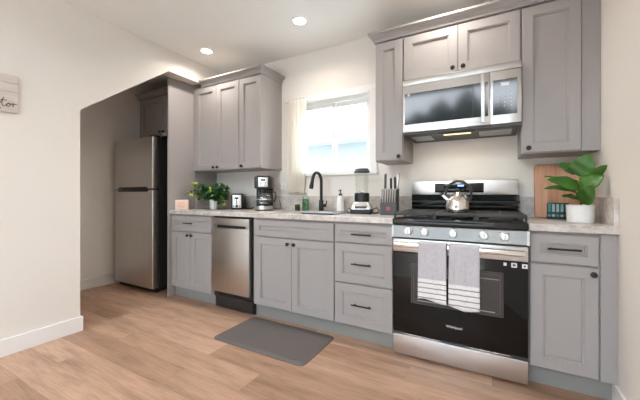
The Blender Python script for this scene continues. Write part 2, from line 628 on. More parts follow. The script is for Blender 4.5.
# drawer base
r = base('base_cabinet', 'grey three-drawer base cabinet with black bar handles left of the stove', -1.050, -.594)
for z0, z1, zh in ((.728, ZT, .792), (.428, .722, .575), (ZB, .422, .277)):
    door(r, .003, .450, z0, z1, ('p', .226, zh, .150), 'drawer', .045 if z1 - z0 < .2 else .058)
# right base with filler
r = base('base_cabinet', 'narrow grey base cabinet with a drawer over one door, right of the stove', .183, XR - .002)
door(r, .004, .303, .705, ZT, ('p', .155, .787, .145), 'drawer', .045)
door(r, .004, .303, ZB, .698, ('k', .278, .666))
MB().box(.310, XR - .002 - .183, -.012, 0, ZB - .007, .879).build('filler', M['cab'], r, smooth=False)

# uppers
YU = 2.413
def crown_parts(parent, x0, x1, z0=2.300, left=False, right=False, depth=None, xl=None):
    """crown moulding: flares out towards the ceiling; mitred returns on open ends"""
    prof = [(0, 0), (.008, .003), (.010, .024), (.022, .040), (.038, .050), (.046, .054), (.046, .070)]
    dep = depth
    rows = []
    for o_, z in prof:
        a = (x0 - (o_ if left else 0), -.018 - o_, z0 + z)
        b = (x1 + (o_ if right else 0), -.018 - o_, z0 + z)
        row = [a, b]
        if right:
            row.append((x1 + o_, dep, z0 + z))
        if left:
            row.insert(0, (x0 - o_, dep, z0 + z))
        rows.append(row)
    m = MB().grid(rows)
    # top and back
    m.box(x0, x1, -.018, dep, z0 + .0, z0 + .068)
    top = rows[-1]
    if not left:
        top = [(x0, dep, z0 + .072)] + top
    if not right:
        top = top + [(x1, dep, z0 + .072)]
    m.bm.faces.new([m.bm.verts.new(p) for p in top])
    return m.build('crown_molding', M['cab'], parent, smooth=False)

def upper(label, x0, x1, z0, z1=2.300, top_crown=True, **kw):
    r = thing('wall_cabinet', label, 'cabinet', (x0, YU, 0), group='grey upper cabinets')
    MB().box(0, x1 - x0, 0, D - YU - .002, z0, z1).build('carcass', M['cab'], r, smooth=False)
    return r

UD = D - YU - .002
ZU = 1.347
r = upper('grey wall cabinet with a pair of doors and two knobs, over the ivy and toaster', -2.993, -2.298, ZU)
door(r, .030, .364, ZU + .005, 2.280, ('k', .336, 1.379))
door(r, .364, .694, ZU + .005, 2.280, ('k', .398, 1.379))
MB().box(.001, .0295, -.018, 0, ZU, 2.285).build('stile', M['cab'], r, smooth=False)
crown_parts(r, .137, .695, 2.285, depth=UD)
r = upper('grey single-door wall cabinet over the coffee maker, beside the window curtain', -2.297, -2.000, ZU)
door(r, .002, .295, ZU + .005, 2.280, ('k', .049, 1.377))
crown_parts(r, 0, .297, 2.285, right=True, depth=UD)
r = upper('slim grey wall cabinet with one door, between window and microwave', -.825, -.600, ZU)
door(r, .003, .222, ZU + .005, 2.290, ('k', .195, 1.379))
crown_parts(r, 0, .225, left=True, depth=UD)
r = upper('wide short grey wall cabinet with two doors directly over the microwave', -.599, .165, 1.940)
door(r, .003, .387, 1.958, 2.290, ('k', .353, 1.983))
door(r, .387, .761, 1.958, 2.290, ('k', .421, 1.983))
crown_parts(r, 0, .764, depth=UD)
r = upper('tall grey single-door wall cabinet in the right corner, over the potted plant', .166, XR - .002, ZU)
door(r, .003, .305, ZU + .005, 2.290, ('k', .038, 1.381))
MB().box(.308, XR - .002 - .166, -.008, 0, ZU, 2.300).build('filler', M['cab'], r, smooth=False)
crown_parts(r, 0, XR - .002 - .166, depth=UD)
# over the fridge
r = thing('wall_cabinet', 'dim grey wall cabinet with crown molding up in the nook over the fridge', 'cabinet', (-4.02, 2.385, 0), group='grey upper cabinets')
w = -3.016 - -4.02
MB().box(0, w, 0, D - 2.387, 1.80, 2.300).build('carcass', M['cab'], r, smooth=False)
door(r, .045, w / 2, 1.81, 2.290, ('k', w / 2 - .035, 1.85))
door(r, w / 2, w - .045, 1.81, 2.290, ('k', w / 2 + .035, 1.85))
crown_parts(r, 0, w, depth=D - 2.387, left=False)
# tall side panel of the fridge nook
tag(MB().box(-3.014, -2.9955, 2.08, D - .001, 0, 2.330, .001).build('end_panel', M['cab']), 'tall grey side panel standing between the fridge and the counter', 'panel')

# ================================================================== COUNTERS
ct = thing('countertop', 'long mottled stone countertop with the sink, left of the stove', 'countertop', (0, 0, 0), group='stone countertops')
SX0, SX1, SY0, SY1 = -1.80, -1.08, 2.215, 2.545
CF = 2.089
m = MB()
m.box(XI, SX0, CF, D - .001, .880, CT, .003)
m.box(SX1, -.594, CF, D - .001, .880, CT, .003)
m.box(SX0 - .003, SX1 + .003, CF, SY0, .880, CT, .003)
m.box(SX0 - .003, SX1 + .003, SY1, D - .001, .880, CT, .003)
m.build('slab', M['stone'], ct, smooth=False)
tag(MB().box(XI, -.594, D - .021, D - .001, CT, 1.068, .002).build('backsplash', M['stone'], smooth=False), 'long low stone backsplash on the wall under the window', 'backsplash', 'stone backsplashes')
tag(MB().box(XI, XI + .018, 2.42, D - .021, CT, 1.068, .002).build('backsplash', M['stone'], smooth=False), 'short stone side splash on the fridge panel behind the ivy', 'backsplash', 'stone backsplashes')
rc = thing('countertop', 'short mottled stone countertop in the corner right of the stove', 'countertop', (0, 0, 0), group='stone countertops')
MB().box(.182, XR - .001, CF, D - .001, .880, CT, .003).build('slab', M['stone'], rc, smooth=False)
tag(MB().box(.182, XR - .001, D - .021, D - .001, CT, 1.068, .002).build('backsplash', M['stone'], smooth=False), 'stone backsplash behind the cutting board right of the stove', 'backsplash', 'stone backsplashes')
tag(MB().box(XR - .021, XR - .001, 2.10, D - .021, CT, 1.068, .002).build('backsplash', M['stone'], smooth=False), 'stone side splash along the right wall beside the potted plant', 'backsplash', 'stone backsplashes')

# sink
sk = thing('sink', 'undermount steel kitchen sink set in the long countertop', 'sink', ((SX0 + SX1) / 2, (SY0 + SY1) / 2, .70))
w, dp = (SX1 - SX0) / 2 + .004, (SY1 - SY0) / 2 + .004
def rrect(w, d, r, z, n=5):
    p = []
    for cx, cy, a0 in ((w - r, d - r, 0), (-w + r, d - r, 90), (-w + r, -d + r, 180), (w - r, -d + r, 270)):
        for k in range(n + 1):
            a = math.radians(a0 + 90 * k / n)
            p.append((cx + r * math.cos(a), cy + r * math.sin(a), z))
    return p
MB().grid([rrect(w, dp, .03, .179), rrect(w, dp, .03, .02), rrect(w - .02, dp - .02, .03, 0), rrect(.03, .03, .03, -.004)], True).build('basin', M['steel'], sk)
MB().lathe([(.035, -.004), (.045, .001), (.03, .003), (0, .002)], (0, 0, 0), n=24).build('drain', M['chrome'], sk)
# roll-up rack laid across the sink
rk = thing('drying_rack', 'steel roll-up drying rack laid across the right half of the sink', 'rack', (-1.25, 2.38, CT))
for k in range(15):
    x = -.14 + k * .02
    MB().tube([(x, -.185, .0055), (x, .17, .0055)], .005, 8).build('rod', M['steel'], rk)
for yy in (-.185, .165):
    MB().box(-.148, .148, yy - .006, yy + .006, .0, .012, .002).build('end_strip', M['dgrey'], rk)

# ================================================================== APPLIANCES
# --- fridge
fg = thing('refrigerator', 'brushed steel top-freezer refrigerator with black sides standing in the nook', 'refrigerator', (-3.565, 2.08, 0))
MB().box(-.36, .36, .03, .60, .03, 1.700, .006).build('cabinet_body', M['bplastic'], fg)
for z0, z1, nm in ((.055, 1.135, 'fridge_door'), (1.148, 1.715, 'freezer_door')):
    d = MB().box(-.385, .362, -.045, .028, z0, z1, .010, 3).build(nm, M['steeld'], fg)
    if nm == 'freezer_door':
        MB().box(-.29, .27, -.0465, -.040, z0 - .004, z0 + .020, .002).build('handle_recess', M['bplastic'], d)
    else:
        MB().box(-.30, .28, -.0465, -.040, z1 - .022, z1 + .002, .002).build('handle_recess', M['bplastic'], d)
MB().box(-.35, .35, .0, .028, .012, .054).build('toe_grille', M['bplastic'], fg, smooth=False)
for x in (-.30, .30):
    for y in (.04, .56):
        MB().cyl((x, y, 0), .018, .032, 'Z', 14).build('foot', M['dgrey'], fg)
MB().box(.28, .36, -.03, .05, 1.7155, 1.730, .003).build('hinge_cover', M['bplastic'], fg)

# --- dishwasher
dw = thing('dishwasher', 'slim brushed steel dishwasher with pocket handle under the countertop', 'dishwasher', (-2.119, 2.10, 0))
MB().box(-.245, .249, .035, .60, .10, .876).build('tub', M['bplastic'], dw, smooth=False)
dd = MB()
dd.box(-.236, .232, -.012, .030, .165, .770, .005)
dd.box(-.236, .232, -.012, .030, .795, .862, .005)
dd.box(-.236, -.195, -.012, .030, .765, .800)
dd.box(.195, .232, -.012, .030, .765, .800)
dp = dd.build('door', M['steel'], dw)
MB().box(-.195, .195, .022, .030, .765, .800).build('pocket_handle', M['bplastic'], dp, smooth=False)
MB().box(-.243, .255, .045, .065, 0, .125).box(-.18, .255, .01, .045, .02, .125).build('kick_plate', M['bplastic'], dw, smooth=False)
for x in (-.2, .2):
    MB().box(x - .015, x + .015, .5, .53, 0, .10).build('leg', M['dgrey'], dw, smooth=False)

# --- stove
SXC = -.205
st = thing('gas_stove', 'stainless gas stove with black oven door and two towels on its handle', 'stove', (SXC, 2.10, 0))
HW = .381
MB().box(-HW, HW, .0, .60, .03, .905).build('body', M['dgrey'], st, smooth=False)
for x in (-.33, .33):
    for y in (.05, .55):
        MB().cyl((x, y, 0), .02, .032, 'Z', 14).build('foot', M['rubber'], st)
MB().box(-HW, HW, -.028, .0, .018, .148, .004).build('bottom_drawer', M['steelh'], st)
for s in (-1, 1):
    MB().box(s * .19 - .11, s * .19 + .11, -.026, -.004, .152, .160, .002).build('vent_trim', M['chrome'], st)
od = MB().box(-HW, HW, -.030, .0, .166, .700, .004).build('oven_door', M['bglass'], st)
MB().box(-.262, .262, -.0312, -.029, .372, .632, .0).build('oven_window', M['ovenwin'], od, smooth=False)
wf = MB()
for k, (a, z0, z1) in enumerate(((.262, .372, .632), (.247, .387, .617))):
    tth = .003
    wf.box(-a, a, -.0318, -.031, z0, z0 + tth).box(-a, a, -.0318, -.031, z1 - tth, z1)
    wf.box(-a, -a + tth, -.0318, -.031, z0, z1).box(a - tth, a, -.0318, -.031, z0, z1)
wf.build('window_border', M['under'], od, smooth=False)
MB().box(-.22, .22, -.0316, -.031, .392, .397).box(-.02, .24, -.0316, -.031, .585, .589).build('oven_rack', M['grey_print'], od, smooth=False)
text('logo', 'Whirlpool', .022, M['lit'], od, (0, -.0305, .255), FRONT)
hd = MB().box(-HW, HW, -.034, .0, .704, .788, .004).build('door_top_strip', M['steelh'], od)
hh = MB().box(-HW + .012, HW - .012, -.078, -.056, .738, .772, .008, 3)
for s in (-1, 1):
    hh.box(s * .345 - .018, s * .345 + .018, -.060, -.030, .740, .770, .004)
hh.build('handle', M['chrome'], od)
for xa, xb, za, zb in ((.300, .328, .668, .694), (.352, .378, .668, .692), (.262, .278, .674, .692)):
    sk_ = MB().box(xa, xb, -.0312, -.030, za, zb).build('sticker', M['lit'], od, smooth=False)
    if xb - xa > .02:
        MB().box(xa + .007, xb - .007, -.0318, -.0311, za + .007, zb - .007).build('sticker_print', M['dgrey'], sk_, smooth=False)
# control panel, slightly leaning back
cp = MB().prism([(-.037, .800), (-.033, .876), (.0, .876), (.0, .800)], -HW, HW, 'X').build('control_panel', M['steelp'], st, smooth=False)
for s in (-1, 1):
    MB().prism([(-.042, .798), (-.038, .878), (-.0, .878), (-.0, .798)], s * HW - .006, s * HW + .006, 'X').build('panel_end_cap', M['steel'], st, smooth=False)
for x in (-.277, -.172, -.004, .163, .268):
    k = MB().lathe([(.027, .0), (.027, -.006), (.0225, -.008), (.0215, -.028), (.019, -.031), (.0, -.031)], (0, 0, 0), 'Y', 28).build('burner_knob', M['steelh'], st)
    k.location = (x, -.035, .842)
    k.rotation_euler = (math.radians(-3), 0, 0)
    MB().box(-.003, .003, -.037, -.030, -.018, .018, .0015).build('grip', M['steel'], k)
    MB().box(-.007, .007, .0015 - .006, .0045 - .006, .029, .033)  .build('burner_mark', M['dgrey'], k, smooth=False)
# cooktop
ck = MB().box(-HW - .002, HW + .002, -.045, .60, .880, .925, .010, 3).build('cooktop', M['enamel'], st)
for bx, by, br in ((-.25, .12, .05), (-.25, .40, .038), (0, .27, .045), (.25, .12, .055), (.25, .40, .036)):
    b = MB().lathe([(br + .012, .0), (br + .012, .006), (br, .010), (br, .016), (0, .016)], (bx, by, .925), n=24).build('burner', M['dgrey'], st)
    MB().lathe([(br - .006, .0), (br - .006, .008), (br - .012, .011), (0, .011)], (bx, by, .941), n=24).build('burner_cap', M['iron'], b)
for gx, gw in ((-.25, .128), (0, .119), (.25, .128)):
    g = MB()
    za, zb = .951, .965
    g.box(gx - gw, gx + gw, -.022, -.006, za - .004, zb, .002).box(gx - gw, gx + gw, .505, .520, za, zb, .002)
    g.box(gx - gw, gx - gw + .012, -.02, .52, za, zb, .002).box(gx + gw - .012, gx + gw, -.02, .52, za, zb, .002)
    for yy in (.06, .12, .18, .255, .33, .40, .455):
        g.box(gx - gw, gx + gw, yy - .006, yy + .006, za, zb, .002)
    g.box(gx - .006, gx + .006, -.02, .52, za, zb, .002)
    for sx in (-1, 1):
        for yy in (-.012, .255, .512):
            g.box(gx + sx * (gw - .006) - .006, gx + sx * (gw - .006) + .006, yy - .006, yy + .006, .9255, za)
    g.build('grate', M['iron'], st)
# backguard
BX = -.012
bgp = MB().box(-HW + BX + .006, HW + BX, .555, .615, .905, 1.192, .004).build('backguard', M['enamel'], st)
MB().box(-HW + BX + .006, HW + BX, .545, .556, 1.082, 1.192, .003).build('display_panel', M['steelh'], bgp)
MB().box(-.20, .150, .5425, .546, 1.098, 1.172, .002).build('control_display', M['bglass'], bgp)
MB().box(-.032, .012, .5418, .5426, 1.146, 1.158).build('clock', emit('clock_digits', (.22, .45, 1, 1), 1.3), bgp, smooth=False)
MB().box(-HW + .004, HW - .004, .52, .556, 1.02, 1.032, .003).box(-HW + .004, HW - .004, .535, .556, .985, .995, .003).build('vent_lip', M['bplastic'], bgp)
MB().box(-HW + .004, HW - .004, .552, .556, 1.034, 1.078).build('glossy_band', M['bglass'], bgp, smooth=False)

# towels over the oven handle
def towel(label, x0, x1, zf, zb, ph):
    t = thing('hand_towel', label, 'towel', ((x0 + x1) / 2, 2.10, 0), group='striped towels on the oven handle')
    w = x1 - x0
    ytop, yf, yb, zt = -.067, -.0865, -.0475, .7825
    path = []
    n = 26
    for k in range(n + 1):
        path.append((yf - .002, zf + (zt - .012 - zf) * k / n))
    for k in range(1, 8):
        a = PI * k / 8
        path.append((ytop - .0205 * math.cos(a), zt - .010 + .010 * math.sin(a)))
    for k in range(9):
        path.append((yb, zt - .012 - (zt - .012 - zb) * k / 8))
    rows = []
    nx = 24
    for (y, z) in path:
        row = []
        lo = max(0, (zt - z) / .35)
        for j in range(nx + 1):
            u = j / nx
            front = y < ytop
            fold = .0040 * math.sin(u * 9 + ph + z * 3) * min(1, lo * 1.5) + .0018 * math.sin(u * 23 + ph)
            yy = y - (abs(fold) if front else 0)
            sag = (.008 * math.sin(u * 5 + ph) * lo if front else 0)
            row.append(((u - .5) * w * (1 + .02 * lo), yy, z + sag - (.006 * u * lo if front else 0)))
        rows.append(row)
    def uv(co):
        return ((co.x / w) + .5, (co.z - zf) / (zt - zf))
    o = MB().grid(rows).build('cloth', M['towel'], t, uv=uv)
    md = o.modifiers.new('thick', 'SOLIDIFY')
    md.thickness = .004
    md.offset = 1
    return t
towel('grey hand towel with white striped end, left one on the oven handle', -.408, -.243, .425, .56, .4)
towel('grey hand towel with white striped end, right one on the oven handle', -.228, -.064, .405, .52, 2.1)

# --- microwave
mw = thing('microwave', 'stainless over-range microwave with dark glass door mounted above the stove', 'microwave', (-.212, 2.329, 1.530))
w = .3755
MB().box(-w, w, .022, .405, .0, .405).build('case', M['steelh'], mw, smooth=False)
MB().box(-w, w, .0, .022, .363, .405, .003).build('top_vent_strip', M['steelh'], mw)
md_ = MB().box(-w, .200, .0, .021, .015, .360, .003).build('door', M['steelh'], mw)
MB().box(-.358, .188, -.0015, .001, .072, .300, .0).build('door_glass', M['mglass'], md_, smooth=False)
MB().box(.098, .1005, -.0022, -.001, .072, .300).build('glass_seam', M['bplastic'], md_, smooth=False)
hb_ = MB().box(.148, .172, -.050, -.036, .022, .345, .004, 3)
for z in (.050, .315):
    hb_.box(.152, .168, -.040, .002, z - .012, z + .012, .002)
hb_.build('handle', M['steelh'], md_)
text('logo', 'Whirlpool', .014, M['dgrey'], md_, (-.075, -.0004, .040), FRONT)
MB().box(-.338, -.322, -.0022, -.001, .283, .297).build('energy_sticker', M['lit'], md_, smooth=False)
cpm = MB().box(.2025, w, .0, .021, .015, .360, .003).build('control_panel', M['steelh'], mw)
MB().box(.216, .352, -.0015, .001, .072, .300).build('panel_glass', M['mglass'], cpm, smooth=False)
MB().box(.262, .308, -.0022, -.001, .255, .280).build('display', M['lit'], cpm, smooth=False)
for r_ in range(4):
    for c_ in range(3):
        text('key_print', '123456789*0#'[r_ * 3 + c_], .013, M['lit'], cpm, (.245 + c_ * .037, -.0019, .195 - r_ * .024), FRONT)
# underside
un = MB().box(-w + .01, w - .01, .03, .40, -.006, .0).build('bottom_plate', M['under'], mw, smooth=False)
for x0, x1 in ((-.33, -.19), (.13, .33)):
    MB().box(x0, x1, .10, .30, -.009, -.006).build('grease_filter', M['filter'], un, smooth=False)
MB().box(-.10, .08, .06, .13, -.010, -.006).build('cooktop_lamp', emit('hood_lamp', (1, .82, .45, 1), .9), un, smooth=False)
hl = bpy.data.lights.new('lamp', 'AREA')
hl.shape = 'RECTANGLE'; hl.size = .17; hl.size_y = .06; hl.energy = .8; hl.color = (1, .85, .62)
hlo = bpy.data.objects.new('lamp', hl); COL.objects.link(hlo); hlo.parent = mw; hlo.location = (-.01, .095, -.012)
MB().box(-.13, .11, .03, .055, -.014, -.006).build('lamp_trim', M['bplastic'], un, smooth=False)
MB().box(-w, w, .008, .03, -.004, .014).build('bottom_lip', M['under'], mw, smooth=False)

# ================================================================== FLOOR MAT
mt = thing('floor_mat', 'grey rounded anti-fatigue kitchen mat on the oak floor by the sink', 'mat', (-1.44, 1.87, 0))
def rr2(w, d, z, r=.045):
    return rrect(w, d, r, z, 6)
mb_ = MB().grid([rr2(.405, .235, 0), rr2(.405, .235, .004), rr2(.385, .215, .015), rr2(.375, .205, .016)], True, True)
tagm = mb_.build('pad', M['mat'], mt)

# ================================================================== COUNTER THINGS
# small pink wooden block sign
bs = thing('block_sign', 'small square pink wooden block sign standing near the fridge panel', 'sign', (-2.915, 2.185, CT), (0, 0, math.radians(24)))
MB().box(-.072, .072, -.012, .012, 0, .105, .003).build('block', M['pinkwood'], bs)
for k, (z, a) in enumerate(((.082, .045), (.064, .05), (.046, .052), (.03, .028))):
    pts = [(-a + 2 * a * i / 22, -.0128, z + .0045 * math.sin(i * 1.9 + k)) for i in range(23)]
    MB().tube(pts, .0016, 5).build('script_line', M['rose'], bs)

# leaf helper
def leaf_rows(base, tip, width, up, droop=.0, n=9, m=5, fold=.18, shape=1.0):
    base, tip, up = Vector(base), Vector(tip), Vector(up)
    d = tip - base
    L = d.length
    d.normalize()
    side = d.cross(up).normalized()
    nrm = side.cross(d).normalized()
    rows = []
    for i in range(n + 1):
        t = i / n
        wv = width * .5 * (math.sin(PI * min(1, t ** (.72 * shape))) ** .75) + .0008
        c = base + d * L * t + nrm * (droop * L * (math.sin(PI * t)))
        row = []
        for j in range(m + 1):
            u = (j / m - .5) * 2
            row.append(c + side * wv * u + nrm * (abs(u) * wv * fold) + nrm * .002 * math.sin(t * 14 + u * 2))
        rows.append(row)
    return rows

# ivy in white pot
iv = thing('potted_ivy', 'trailing green ivy in a small white pot beside the toaster', 'plant', (-2.715, 2.44, CT))
MB().lathe([(.036, 0), (.042, .003), (.048, .105), (.051, .108), (.047, .110), (.044, .098), (0, .096)], n=28).build('pot', M['white'], iv)
MB().lathe([(.0445, .094), (.0445, .099), (0, .101)], n=20).build('soil', M['soil'], iv)
stems, dark, pale = MB(), MB(), MB()
rnd = random.Random(11)
def ivy_leaf(mb, p, sz):
    a = rnd.uniform(0, 2 * PI)
    d = Vector((math.cos(a), math.sin(a) * .8, rnd.uniform(-.7, .3))).normalized()
    up = Vector((rnd.uniform(-.5, .5), rnd.uniform(-1.0, -.2), rnd.uniform(.3, 1)))
    tip = Vector(p) + d * sz
    if tip.z < .012: tip.z = .012
    if tip.x < -.262 or tip.y > .25 or .8 * tip.x + .6 * tip.y > .185 or .8 * p[0] + .6 * p[1] > .185: return
    mb.grid(leaf_rows(p, tip, sz * .85, up, .06, 5, 4, .25))
ends = []
for k in range(44):
    a = rnd.uniform(0, 2 * PI)
    ends.append((math.cos(a) * rnd.uniform(.06, .25), math.sin(a) * rnd.uniform(.04, .16), rnd.uniform(.09, .26)))
ends += [(-.20, -.16, .20), (-.17, -.12, .27), (-.235, -.20, .16), (.22, -.12, .23), (.26, -.15, .20), (.25, -.12, .06), (.20, -.10, .10), (.24, -.10, .24), (.28, -.15, .17), (.20, -.05, .26), (.29, -.18, .22)]
for k, e in enumerate(ends):
    pts = []
    for i in range(7):
        t = i / 6
        pts.append((e[0] * t, e[1] * t, .10 + (e[2] - .10) * t + .05 * math.sin(PI * t)))
    stems.tube(pts, .0015, 5)
    for i in range(2, 7):
        for q in range(2):
            p = [c + rnd.uniform(-.018, .018) for c in pts[i]]
            yl = (k in (45, 46, 49) and i > 4) or rnd.random() < .03
            ivy_leaf(pale if yl else dark, p, rnd.uniform(.036, .062))
stems.build('vines', M['stem'], iv)
dark.build('foliage', M['leafd'], iv)
pale.build('pale_foliage', M['leafy'], iv)

# toaster, seen end-on
ts = thing('toaster', 'black toaster with silver end panel standing between ivy and coffee maker', 'toaster', (-2.425, 2.50, CT), (0, 0, math.radians(36)))
MB().box(-.062, .062, -.02, .20, .010, .172, .020, 4).build('shell', M['bplastic'], ts)
MB().box(-.062, .062, -.01, .19, .0, .014, .004).build('base', M['bplastic'], ts)
MB().box(-.048, .048, -.0255, -.017, .018, .160, .008, 3).build('end_panel', M['steelh'], ts)
MB().box(-.004, .004, -.0275, -.024, .055, .130, .001).build('lever_slot', M['bplastic'], ts)
MB().box(-.022, .022, -.048, -.024, .116, .134, .006, 3).build('lever', M['bplastic'], ts)
for x, r_ in ((-.032, .006), (0, .014), (.032, .006)):
    MB().lathe([(r_, 0), (r_, -.008), (r_ * .85, -.011), (0, -.011)], (x, -.025, .038), 'Y', 18).build('control_knob', M['bplastic'], ts)
for x in (-.026, .026):
    MB().box(x - .011, x + .011, .02, .16, .170, .1735).build('bread_slot', M['dgrey'], ts, smooth=False)
MB().tube([(.060, .10, .02), (.08, .07, .012), (.10, .03, .008), (.13, .02, .006), (.16, .04, .008), (.17, .08, .02)], .0045, 8).build('power_cord', M['rubber'], ts)

# coffee maker
cm = thing('coffee_maker', 'black and silver drip coffee maker with glass carafe left of the window', 'coffee maker', (-2.045, 2.49, CT), (0, 0, math.radians(33)))
MB().lathe([(.085, 0), (.090, .004), (.090, .045), (.082, .052), (0, .052)], (0, 0, 0), n=32).box(-.088, .088, .0, .13, 0, .05, .006).build('base', M['bplastic'], cm)
MB().lathe([(.0915, .012), (.0925, .016), (.0925, .042), (.0915, .046)], (0, 0, 0), n=32).build('base_band', M['steelh'], cm)
MB().box(-.086, .086, .06, .13, .045, .345, .012, 3).build('water_tank', M['bplastic'], cm)
MB().box(-.088, .088, -.075, .13, .222, .345, .014, 3).build('brew_head', M['bplastic'], cm)
MB().box(-.048, .048, -.0795, -.072, .240, .335, .006, 3).build('button_panel', M['steelh'], cm)
MB().box(-.022, .022, -.0812, -.079, .300, .318, .001).build('display', M['bglass'], cm)
for z in (.255, .270, .285):
    for x in (-.022, .022):
        MB().lathe([(.0065, 0), (.005, -.003), (0, -.003)], (x, -.0795, z), 'Y', 12, sy=.6).build('button', M['dgrey'], cm)
MB().box(-.070, .070, -.06, .10, .345, .352, .006).build('lid', M['bplastic'], cm)
cf = MB().lathe([(.060, 0), (.070, .008), (.074, .050), (.068, .095), (.052, .125), (.050, .130)], (0, -.012, .053), n=32).build('carafe', M['glass'], cm)
MB().lathe([(.054, .126), (.056, .132), (.052, .152), (.020, .158), (0, .158)], (0, -.012, .053), n=28).build('carafe_lid', M['bplastic'], cf)
MB().lathe([(.0755, .055), (.0755, .063), (.073, .066)], (0, -.012, .053), n=32).build('carafe_band', M['steelh'], cf)
MB().tube([(.052, -.025, .190), (.085, -.034, .200), (.118, -.042, .185), (.128, -.045, .145), (.112, -.042, .098), (.073, -.030, .088)], .0085, 10).build('carafe_handle', M['bplastic'], cf)
MB().tube([(.08, .12, .02), (.12, .13, .012), (.15, .10, .008), (.17, .14, .01), (.15, .17, .10)], .0035, 8).build('power_cord', M['rubber'], cm)

# outlet
ol = thing('wall_outlet', 'white double wall outlet beside the window curtain', 'outlet', (-1.985, D, 1.165))
MB().box(-.058, .058, -.006, 0, -.046, .046, .003).build('cover_plate', M['whitep'], ol)
for x in (-.024, .024):
    s = MB().box(x - .016, x + .016, -.009, -.005, -.026, .026, .002).build('socket', M['white'], ol)
    MB().box(x - .007, x - .004, -.0095, -.0085, .006, .016).box(x + .004, x + .007, -.0095, -.0085, .006, .016).build('slot', M['dgrey'], s, smooth=False)

# curtain and rod
cr = thing('curtain_rod', 'thin metal curtain rod on small brackets above the window', 'rod', (0, D, 0))
MB().tube([(-1.915, -.05, 2.084), (-1.64, -.05, 2.084)], .005, 10).build('rod', M['trim'], cr)
MB().box(-1.925, -1.912, -.056, 0, 2.060, 2.088, .002).build('bracket', M['trim'], cr)
cu = thing('curtain', 'cream curtain gathered at the left side of the window', 'curtain', (-1.77, D - .05, -.012))
rows = []
for i in range(31):
    t = i / 30
    z = 2.085 - t * .985
    row = []
    wid = .110 + .018 * math.sin(PI * t) - .012 * t
    for j in range(61):
        u = j / 60
        ph = u * 2 * PI * 5
        amp = .013 + .008 * t
        row.append(((u - .5) * 2 * wid - .02 * t + .004 * math.sin(t * 6 + u * 9), amp * math.sin(ph + .8 * math.sin(t * 3)), z))
    rows.append(row)
o = MB().grid(rows).build('cloth', M['curtain'], cu)
md = o.modifiers.new('thick', 'SOLIDIFY'); md.thickness = .0015

# green dish soap, brush holder, white pump bottle
gs = thing('soap_bottle', 'clear bottle of green dish soap on the counter behind the sink', 'bottle', (-1.620, 2.615, CT))
MB().lathe([(.032, 0), (.036, .004), (.036, .125), (.030, .145), (.016, .155), (.015, .165)], n=28, sy=.72).build('bottle', M['bottleglass'], gs)
MB().lathe([(.030, .003), (.034, .006), (.034, .118), (0, .118)], n=28, sy=.70).build('soap', M['green'], gs)
MB().lathe([(.018, .160), (.018, .180), (.007, .183), (.006, .192), (0, .192)], n=20).build('cap', M['bottleglass'], gs)
MB().box(-.022, .022, -.0275, -.026, .030, .085).build('label', M['leaf'], gs, smooth=False)
bh = thing('sink_stopper_cup', 'small black square cup on the counter behind the sink, left of green soap', 'cup', (-1.716, 2.615, CT))
MB().box(-.021, .021, -.018, .018, 0, .064, .004).build('cup', M['bplastic'], bh)
MB().box(-.012, .014, -.0195, -.0178, .036, .054).box(-.010, .012, -.0195, -.0178, .010, .022).build('print', M['stem'], bh, smooth=False)
ws = thing('soap_dispenser', 'white soap pump bottle with dark nozzle right of the faucet', 'bottle', (-1.238, 2.615, CT))
MB().lathe([(.030, 0), (.034, .004), (.034, .120), (.030, .138), (.016, .150), (.014, .155), (0, .155)], n=28).build('bottle', M['whitep'], ws)
MB().lathe([(.017, .153), (.017, .170), (.008, .173), (.006, .176), (.006, .196), (.011, .198), (.011, .208), (0, .208)], n=20).build('pump', M['dgrey'], ws)
MB().tube([(0, 0, .202), (0, -.018, .203), (0, -.034, .198)], .0045, 8).build('spout', M['dgrey'], ws)

# faucet
fc = thing('faucet', 'matte black gooseneck pull-down faucet behind the sink', 'faucet', (-1.425, 2.585, CT))
MB().lathe([(.028, 0), (.028, .006), (.023, .010), (.022, .105), (.019, .110), (0, .110)], n=28).build('base', M['black'], fc)
pts = [(0, 0, .10), (0, 0, .28)]
R_ = .052
for k in range(1, 13):
    a = PI * k / 12 * .93
    pts.append((-.42 * R_ * (1 - math.cos(a)), -.90 * R_ * (1 - math.cos(a)), .28 + R_ * 1.75 * math.sin(a)))
MB().tube(pts, .0145, 14).build('neck', M['black'], fc)
e = Vector(pts[-1]); d_ = (e - Vector(pts[-2])).normalized()
hp = [e, e + d_ * .03, e + d_ * .062, e + d_ * .085]
MB().tube(hp, [.0150, .0165, .021, .0195], 16).build('spray_head', M['black'], fc)
MB().tube([(.018, 0, .060), (.048, 0, .060)], .017, 16).build('handle_hub', M['black'], fc)
MB().tube([(.048, -.004, .062), (.060, -.010, .080), (.066, -.016, .105)], [.008, .006, .005], 10).build('lever', M['black'], fc)

# blender
bl = thing('blender', 'countertop blender with black and silver base and clear glass jar', 'blender', (-.973, 2.485, CT), (0, 0, math.radians(14)))
def tw(z, a, b, r=.02):
    return [(x, y, z) for x, y, _ in rrect(a, b, r, 0, 4)]
MB().grid([tw(0, .088, .085), tw(.012, .092, .088), tw(.040, .090, .086)], True, True).build('base', M['bplastic'], bl)
MB().grid([tw(.0405, .090, .0855), tw(.060, .088, .083), tw(.095, .066, .064), tw(.100, .062, .060)], True, True).build('motor_housing', M['steelh'], bl)
MB().box(-.050, .050, -.089, -.080, .045, .066, .003).build('button_strip', M['bplastic'], bl)
for k in range(5):
    MB().box(-.044 + k * .018, -.030 + k * .018, -.0905, -.0885, .050, .062, .001).build('button', M['dgrey'], bl)
MB().lathe([(.060, .100), (.064, .105), (.064, .170), (.058, .178), (0, .178)], n=32).build('jar_collar', M['bplastic'], bl)
j = MB().lathe([(.046, .178), (.050, .185), (.060, .345), (.062, .350)], n=32).build('jar', M['glass'], bl)
